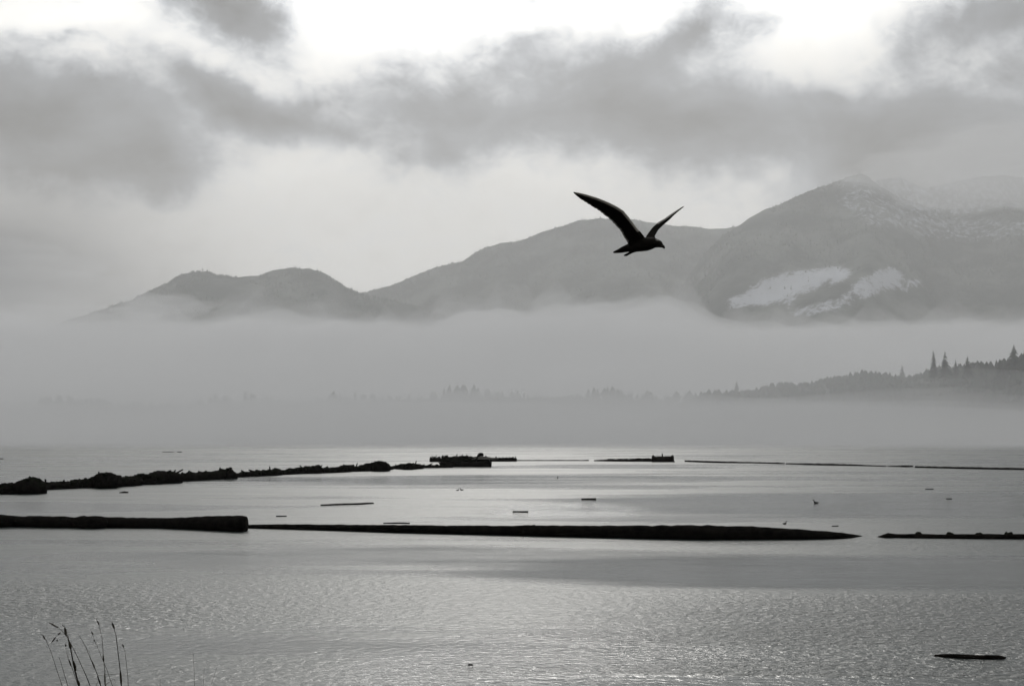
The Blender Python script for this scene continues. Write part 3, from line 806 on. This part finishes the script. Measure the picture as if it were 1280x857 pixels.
# thin far boom sticks
def stick(pts, label, seed, group='thin far boom sticks', name='boom_stick', minr=.1, rough=.3, mat=None, stepm=.5, k=.9):
    st = stations(pts, minr=minr, k=k)
    V, Fc = tube(st, 10, rough, seed, stepm=stepm, freq=1.0)
    return place(name, [('log', V, Fc, mat or M_LOG)], st[0][0].lerp(st[-1][0], .5), label, 'log', group)
stick([(646, 574.6, 576), (690, 574.5, 576), (736, 574.5, 576.0)], 'hair-thin far log between the log raft and the barrel float boom', 81)
stick([(743, 574.8, 576.2), (760, 573.5, 576.8), (790, 573.2, 577.2), (803, 572.6, 577.2), (815, 573.5, 577.2)], 'ragged far log touching the left end of the barrel float', 82, rough=.5)
stick([(857, 575, 577.2), (880, 575.6, 578.2), (905, 576.4, 578.8), (940, 577, 579), (980, 578, 580)], 'far log starting right of the barrel float across a gap', 83)
stick([(983, 578.5, 580.2), (1040, 579.2, 581.8), (1085, 580.8, 582.6), (1108, 582, 583.2)], 'far log continuing the thin line right of the first gap', 84)
stick([(1110, 582, 583.2), (1125, 581.6, 583.6), (1133, 581.2, 584), (1141, 581.6, 583.6)], 'short knobbed far log in the thin line at the right', 85, rough=.5)
stick([(1145, 582.2, 584.6), (1200, 583.2, 586), (1250, 584.2, 587), (1320, 585.4, 588)], 'thickest far log of the thin line, running off the right edge', 86)
# loose drift sticks on the water
DG = 'loose sticks drifting on the water'
def drift(pts, label, seed, **kw): return stick(pts, label, seed, DG, 'drift_log', minr=.05, rough=.25, stepm=.15, k=.85, **kw)
drift([(401, 630.2, 632), (430, 628.8, 631.2), (450, 628.2, 630.8), (466, 627.6, 629.6)], 'longest thin drift stick, slightly tilted, between the two booms', 91)
drift([(345, 644.2, 645.8), (358, 644, 645.6)], 'short drift stick just above the near boom, left of the longest drift stick', 92)
drift([(479, 653, 654.4), (495, 652.6, 654.4), (512, 653, 654.6)], 'drift stick lying right along the top of the near slim boom log', 93)
drift([(641, 638.2, 640.4), (660, 638.4, 640.6)], 'short dark drift stick beside the water sparkles', 94)
drift([(727, 622.6, 624.6), (745, 622.4, 624.8)], 'short dark drift stick right of the sparkles and farther out', 95)
drift([(149, 615, 616), (155, 613.8, 616.2), (160, 614.4, 616)], 'small chunk of driftwood below the sharp-humped bundle', 96)
drift([(1157, 610.6, 611.8), (1167, 610.4, 611.8)], 'faint drift stick far out at the right below the thin boom line', 97)
drift([(1183, 622.4, 623.4), (1190, 622.4, 623.6)], 'tiniest faint drift stick at the right, nearer than its faint neighbour', 98)
drift([(1040, 656.6, 657.8), (1048, 656.4, 657.8)], 'little drift piece right above the pointed tip of the longest log', 99)
drift([(203, 564.4, 565.2), (217, 564.4, 565.2)], 'faint far drift log beyond the receding boom at left', 100)
drift([(222, 564.2, 565.2), (227, 564.2, 565.4)], 'faint dot of driftwood right beside the far drift log at left', 101)
drift([(-2, 572.4, 573.6), (3, 572.4, 573.8)], 'dark speck of driftwood on the left photo edge beyond the boom', 102)
drift([(585, 829.4, 831), (591, 829.4, 831)], 'small bit of driftwood alone near the bottom middle', 103)
# near drift log at right
st = stations([(1169, 817.5, 820), (1180, 817, 821.5), (1200, 817.6, 823), (1235, 818.6, 824), (1252, 819.4, 824), (1257, 820.5, 822)], minr=.03, k=.9)
V, Fc = tube(st, 12, .25, 33, stepm=.06, freq=3)
place('drift_log', [('log', V, Fc, M_LOG)], st[2][0], 'black waterlogged stick nearest the viewer at the lower right', 'log', DG)

# ------------------------------------------------------------------ the flying gull
def gull():
    D0 = 11.9; Z = 7.518
    def G(zx, zy, dz=0.0): return P(700 + zx / Z, 220 + zy / Z, D0 + dz)
    sc_ = D0 / F / Z
    parts_ = []
    body = [(505, 718, 6, .26), (530, 712, 13, .24), (565, 704, 19, .20), (610, 688, 27, .15), (660, 670, 42, .10), (710, 660, 54, .05), (760, 648, 62, .0), (805, 640, 65, -.04),
            (850, 633, 58, -.08), (885, 628, 47, -.12), (912, 632, 41, -.14), (935, 640, 33, -.165), (950, 651, 23, -.18), (962, 658, 15, -.195), (974, 665, 13, -.21), (981, 676, 8, -.222), (981, 684, 3, -.222)]
    n = 20; V, Fc = [], []
    pts = [G(x, y, dz) for (x, y, r, dz) in body]
    for k, (x, y, r, dz) in enumerate(body):
        t_ = (pts[min(k + 1, len(pts) - 1)] - pts[max(k - 1, 0)]).normalized()
        sd_ = t_.cross(Vector((0, 0, 1))).normalized(); u_ = sd_.cross(t_)
        rr = r * sc_; wd = rr * (1.0 if k > 3 else 2.3)
        for i in range(n):
            a = 2 * math.pi * i / n; V.append(pts[k] + sd_ * math.cos(a) * wd + u_ * math.sin(a) * rr)
    for k in range(len(body) - 1):
        for i in range(n):
            a = k * n + i; b = k * n + (i + 1) % n; Fc.append((a, b, b + n, a + n))
    Fc.append(tuple(range(n))[::-1]); Fc.append(tuple(range((len(body) - 1) * n, len(body) * n)))
    parts_.append((V, Fc))
    def wing(Ls, Ts, dL, dT, th0, th1, serr, ns=90):
        m = len(Ls); V, Fc = [], []; nc = 9
        def it(arr, f): return float(np.interp(f * (m - 1), range(m), arr))
        rows = []
        for k in range(ns + 1):
            f = k / ns
            l = G(it([p[0] for p in Ls], f), it([p[1] for p in Ls], f), it(dL, f))
            t = G(it([p[0] for p in Ts], f), it([p[1] for p in Ts], f), it(dT, f))
            s = (f * serr[0]) % 1.0
            if serr[1] and f > .12 and f < .97: t = t + (l - t) * (serr[1] * s * (0.4 + f) * (.5 + .8 * abs(math.sin(int(f * serr[0]) * 2.3))))
            rows.append((l, t))
        for k in range(ns + 1):
            f = k / ns; l, t = rows[k]
            span = rows[min(k + 1, ns)][0] - rows[max(k - 1, 0)][0]
            nn = span.cross(t - l); nn = nn.normalized() if nn.length > 1e-9 else Vector((0, -1, 0))
            th = th0 + (th1 - th0) * f
            for c_ in range(nc):
                q = c_ / (nc - 1); camber = math.sin(q * math.pi) * .05 * (t - l).length
                hh = th * (1.15 - q) ** .5 * (math.sin(min(q * 6 + .25, 1) * math.pi / 2))
                V.append(l.lerp(t, q) + nn * (hh / 2 + camber))
            for c_ in range(nc):
                q = 1 - c_ / (nc - 1); camber = math.sin(q * math.pi) * .05 * (t - l).length
                hh = th * (1.15 - q) ** .5 * (math.sin(min(q * 6 + .25, 1) * math.pi / 2))
                V.append(l.lerp(t, q) + nn * (-hh / 2 + camber))
        w_ = 2 * nc
        for k in range(ns):
            for i in range(w_):
                a = k * w_ + i; b = k * w_ + (i + 1) % w_; Fc.append((a, b, b + w_, a + w_))
        Fc.append(tuple(range(w_))[::-1]); Fc.append(tuple(range(ns * w_, (ns + 1) * w_)))
        return V, Fc, [r[0] for r in rows], [r[1] for r in rows]
    nL = [(815, 625), (790, 570), (745, 515), (695, 450), (645, 385), (595, 325), (530, 285), (450, 245), (350, 205), (250, 175), (175, 157), (130, 151)]
    nT = [(660, 660), (635, 622), (600, 570), (562, 505), (512, 450), (440, 385), (385, 342), (325, 300), (250, 255), (190, 215), (150, 182), (127, 156)]
    dL = [-.04, -.06, -.11, -.16, -.21, -.26, -.31, -.36, -.41, -.45, -.48, -.5]
    v, f, l1, t1 = wing(nL, nT, dL, [x + .08 for x in dL], .035, .008, (24, .07)); parts_.append((v, f))
    fL = [(800, 600), (815, 557), (870, 485), (930, 430), (985, 398), (1050, 355), (1105, 320), (1162, 286)]
    fT = [(900, 610), (890, 565), (922, 508), (968, 462), (1028, 412), (1068, 370), (1112, 331), (1163, 291)]
    d2 = [.02, .06, .14, .22, .30, .38, .45, .52]
    v, f, l2, t2 = wing(fL, fT, d2, [x + .05 for x in d2], .030, .008, (20, .05), 70); parts_.append((v, f))
    # trailing feet tucked under the tail
    for (sx, dz) in ((0, -.02), (14, .03)):
        st = [(G(700 + sx, 700, .08 + dz), .012, .012), (G(655 + sx, 718, .12 + dz), .008, .008), (G(628 + sx, 735, .14 + dz), .007, .007), (G(606 + sx, 747, .16 + dz), .012, .006)]
        parts_.append(tube(st, 8, 0, 1))
    V, Fc = join(parts_)
    base = G(780, 655, 0)
    o = mesh_obj('gull', local(V, base), Fc, None); o.location = base
    md = o.modifiers.new('r', 'REMESH'); md.mode = 'VOXEL'; md.voxel_size = .0026; md.use_smooth_shade = True
    dg = bpy.context.evaluated_depsgraph_get()
    me = bpy.data.meshes.new_from_object(o.evaluated_get(dg)); o.modifiers.clear(); old = o.data; o.data = me; bpy.data.meshes.remove(old)
    me.name = 'gull'
    # backlight painted on dark plumage: leading rim, glow through trailing edge, crown highlight
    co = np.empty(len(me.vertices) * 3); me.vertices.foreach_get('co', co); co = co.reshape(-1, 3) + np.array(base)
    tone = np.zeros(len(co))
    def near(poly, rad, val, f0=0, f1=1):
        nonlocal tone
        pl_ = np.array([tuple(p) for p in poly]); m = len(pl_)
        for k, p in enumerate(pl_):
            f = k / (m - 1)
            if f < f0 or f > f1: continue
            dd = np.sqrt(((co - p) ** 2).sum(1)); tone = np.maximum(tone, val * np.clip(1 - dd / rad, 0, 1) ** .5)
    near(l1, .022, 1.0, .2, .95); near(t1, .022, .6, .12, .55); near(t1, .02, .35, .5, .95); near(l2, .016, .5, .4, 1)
    for (zx, zy, dz, rad, val) in ((925, 606, -.15, .03, .5), (850, 572, -.02, .035, .4), (890, 585, -.06, .025, .3)):  # painted crown highlight, then the white scapular patch
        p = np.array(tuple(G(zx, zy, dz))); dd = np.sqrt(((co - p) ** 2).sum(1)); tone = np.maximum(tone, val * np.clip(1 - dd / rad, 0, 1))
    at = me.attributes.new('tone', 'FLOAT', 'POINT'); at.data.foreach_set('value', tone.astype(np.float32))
    m, t, b = new_mat('plumage_with_rim_light')
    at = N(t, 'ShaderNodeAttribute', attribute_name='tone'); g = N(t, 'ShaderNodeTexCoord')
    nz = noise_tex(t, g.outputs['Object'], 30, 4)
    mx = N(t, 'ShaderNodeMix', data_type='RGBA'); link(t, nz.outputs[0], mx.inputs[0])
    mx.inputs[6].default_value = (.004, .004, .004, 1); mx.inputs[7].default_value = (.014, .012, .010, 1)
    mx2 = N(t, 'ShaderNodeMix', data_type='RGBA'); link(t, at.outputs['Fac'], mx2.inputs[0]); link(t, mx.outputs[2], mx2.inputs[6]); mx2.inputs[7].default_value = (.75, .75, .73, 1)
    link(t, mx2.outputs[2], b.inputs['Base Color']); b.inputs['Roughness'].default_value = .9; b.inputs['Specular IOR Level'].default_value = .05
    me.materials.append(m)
    tag(o, 'dark gull gliding to the right over the bay with both wings raised', 'gull')
gull()

# ------------------------------------------------------------------ grass stalks at the lower left
def Zg(zx, zy): return (40 + zx / 9.14, 770 + zy / 9.14)
GS = [  # name-free list: label, distance, thickness px at base, points from base to tip, seed heads
 ('leftmost bent grass stalk with a small drooping seed head', 4.6, 1.3, [(345, 795), (300, 660), (270, 570), (215, 400), (160, 270), (125, 215), (95, 190)], [(150, 265, 122, 208)]),
 ('short plain stalk between the leftmost bent one and the thickest', 4.5, 1.5, [(410, 795), (370, 665), (335, 540), (310, 470)], []),
 ('thickest darkest grass stalk with a bent seed head at its top', 4.2, 3.2, [(540, 795), (490, 620), (465, 500), (440, 360), (415, 265), (392, 200), (372, 120), (345, 96)], [(392, 222, 372, 120), (445, 380, 420, 270), (500, 620, 465, 490), (540, 795, 515, 715)]),
 ('long arching grass stalk whose drooping seed head hangs furthest left', 4.4, 1.6, [(665, 795), (620, 680), (560, 550), (480, 380), (400, 230), (330, 150), (285, 118), (240, 85), (180, 65)], [(285, 120, 190, 68), (300, 122, 270, 118), (325, 180, 295, 212), (270, 235, 222, 302), (290, 262, 284, 288)]),
 ('faint slim stalk leaning left, rising from the middle of the tuft', 4.7, 1.7, [(785, 795), (750, 670), (680, 510), (610, 340), (560, 250), (530, 205)], [(785, 795, 760, 700), (725, 610, 675, 490)]),
 ('tall straight stalk topped by the highest slim seed head', 4.3, 1.8, [(838, 795), (832, 620), (815, 460), (800, 250), (765, 100), (735, 32)], [(768, 98, 738, 40), (820, 520, 810, 430), (835, 795, 830, 620)]),
 ('faint stalk ending below the highest slim seed head, with a side grain', 4.7, 1.1, [(920, 795), (860, 620), (760, 380), (710, 260), (690, 200), (665, 145)], [(712, 285, 708, 262), (698, 212, 676, 168)]),
 ('tall dark stalk with a pointed seed head, second from the right of the tuft', 4.2, 2.4, [(1020, 795), (1010, 640), (985, 430), (960, 220), (935, 130), (910, 58)], [(942, 145, 912, 64), (1020, 795, 1008, 600)]),
 ('rightmost stalk of the tuft with one stubby dark seed head', 4.4, 1.2, [(1100, 795), (1092, 670), (1080, 560), (1060, 390), (1045, 350), (1028, 310)], [(1048, 352, 1030, 316)]),
 ('slim stalk left beside the thickest one with a lone grain on top', 4.5, 1.3, [(530, 795), (490, 680), (450, 570), (415, 480), (390, 400), (384, 315)], [(386, 345, 382, 315), (450, 575, 415, 480)]),
 ('broken grass blade lying level across the upright stalks', 4.25, 1.0, [(780, 795), (745, 682), (750, 676), (870, 662), (1010, 655)], []),
 ('curled short blade at the foot of the tuft', 4.2, 1.2, [(830, 850), (850, 770), (900, 740), (925, 715), (945, 720), (950, 760)], []),
 ('short crooked blade at the photo bottom left of the broken one', 4.2, 1.2, [(730, 850), (735, 775), (762, 725), (775, 715)], []),
]
def px2z(l): return [((x - 40) * 9.14, (y - 770) * 9.14) for x, y in l]
GS += [
 ('lone thin stalk standing apart to the right of the tuft', 4.4, 1.2, px2z([(243, 857), (242.6, 838), (241.5, 815)]), []),
 ('short faint stalk beside the lone thin one', 4.6, .8, px2z([(254, 857), (255.5, 833)]), []),
 ('short stalk slanting right, the outermost at the lower left', 4.5, .8, px2z([(263.5, 857), (267, 846), (271, 834)]), []),
 ('stub of grass just showing at the bottom left of the lone stalk', 4.4, 1.2, px2z([(200, 857), (200.2, 848)]), []),
]
for gi, (lab, dist, th, pts, seeds) in enumerate(GS):
    q = [Zg(*p) for p in pts]
    w3 = [P(x, y, dist + .15 * math.sin(i * .8 + gi)) for i, (x, y) in enumerate(q)]
    b0 = w3[0]; slope = (w3[0] - w3[1]); slope = slope / max(abs(slope.z), 1e-3)
    foot = b0 + Vector((max(-.25, min(.25, slope.x)), 0, -1)) * (b0.z - bank_z(b0.x, b0.y)) 
    foot.z = bank_z(foot.x, foot.y) - .02
    full = [foot, foot.lerp(b0, .5)] + w3
    n = len(full); rad = th / F * dist * .33
    V, Fc = [], []
    out = []
    st = [(p, rad * (1.15 - .8 * i / (n - 1)), rad * (1.15 - .8 * i / (n - 1))) for i, p in enumerate(full)]
    # tube frame that works for upright stems
    def vt(st, ns=7, sub=4):
        V, Fc = [], []
        P_ = []
        for i in range(len(st) - 1):
            for s in range(sub):
                f = s / sub; P_.append((st[i][0].lerp(st[i + 1][0], f), st[i][1] * (1 - f) + st[i + 1][1] * f))
        P_.append((st[-1][0], st[-1][1]))
        for k, (p, r) in enumerate(P_):
            t_ = (P_[min(k + 1, len(P_) - 1)][0] - P_[max(k - 1, 0)][0]).normalized()
            a_ = t_.cross(Vector((0, 1, 0))).normalized(); b_ = a_.cross(t_)
            for i in range(ns):
                an = 2 * math.pi * i / ns; V.append(p + a_ * math.cos(an) * r + b_ * math.sin(an) * r)
        for k in range(len(P_) - 1):
            for i in range(ns):
                a = k * ns + i; b = k * ns + (i + 1) % ns; Fc.append((a, b, b + ns, a + ns))
        Fc.append(tuple(range(ns))[::-1]); Fc.append(tuple(range((len(P_) - 1) * ns, len(P_) * ns)))
        return V, Fc
    parts = [('stem', *vt(st), M_STALK)]
    for (x0, y0, x1, y1) in seeds:
        a = P(*Zg(x0, y0), dist); b = P(*Zg(x1, y1), dist); rr = max(rad * 1.7, .0024)
        parts.append(('seed_head' if min(y0, y1) < 360 else 'leaf_sheath', *vt([(a, rr * .4), (a.lerp(b, .3), rr), (a.lerp(b, .7), rr * .85), (b, rr * .15)], 7, 2), M_STALK))
        # the fine stalk that carries a hanging grain
        mid = a.lerp(b, .5); best = min(w3, key=lambda p: (p - mid).length)
        if (best - mid).length > .05:
            parts.append(('twig', *vt([(best, rad * .25), (best.lerp(mid, .5) + Vector((0, 0, .01)), rad * .22), (a if (a - best).length < (b - best).length else b, rad * .2)], 5, 2), M_STALK))
    place('grass_stalk', parts, foot, lab, 'grass stalk', 'dry grass stalks at the lower left')

# short grass on the bank (below the picture, seen from a step aside)
V, Fc = [], []
rnd = random.Random(2)
for k in range(5000):
    x, y = rnd.uniform(-14, 14), rnd.uniform(1.5, 8.5)
    z = bank_z(x, y)
    h = rnd.uniform(.08, .3)
    if z + h > 5 - .19 * y - .05: h = max(.02, 5 - .19 * y - .05 - z)
    a = rnd.random() * 6.28; w_ = .006; dx, dy = math.cos(a) * w_, math.sin(a) * w_; lx, ly = rnd.uniform(-.1, .1), rnd.uniform(-.1, .1)
    i0 = len(V); V += [(x - dx, y - dy, z - .02), (x + dx, y + dy, z - .02), (x + lx * .5, y + ly * .5, z + h * .7), (x + lx, y + ly, z + h)]
    Fc += [(i0, i0 + 1, i0 + 2), (i0, i0 + 2, i0 + 3)]
tag(mesh_obj('grass', V, Fc, M_GRASS, smooth=False), 'short rough grass on the bank', 'grass', kind='stuff')
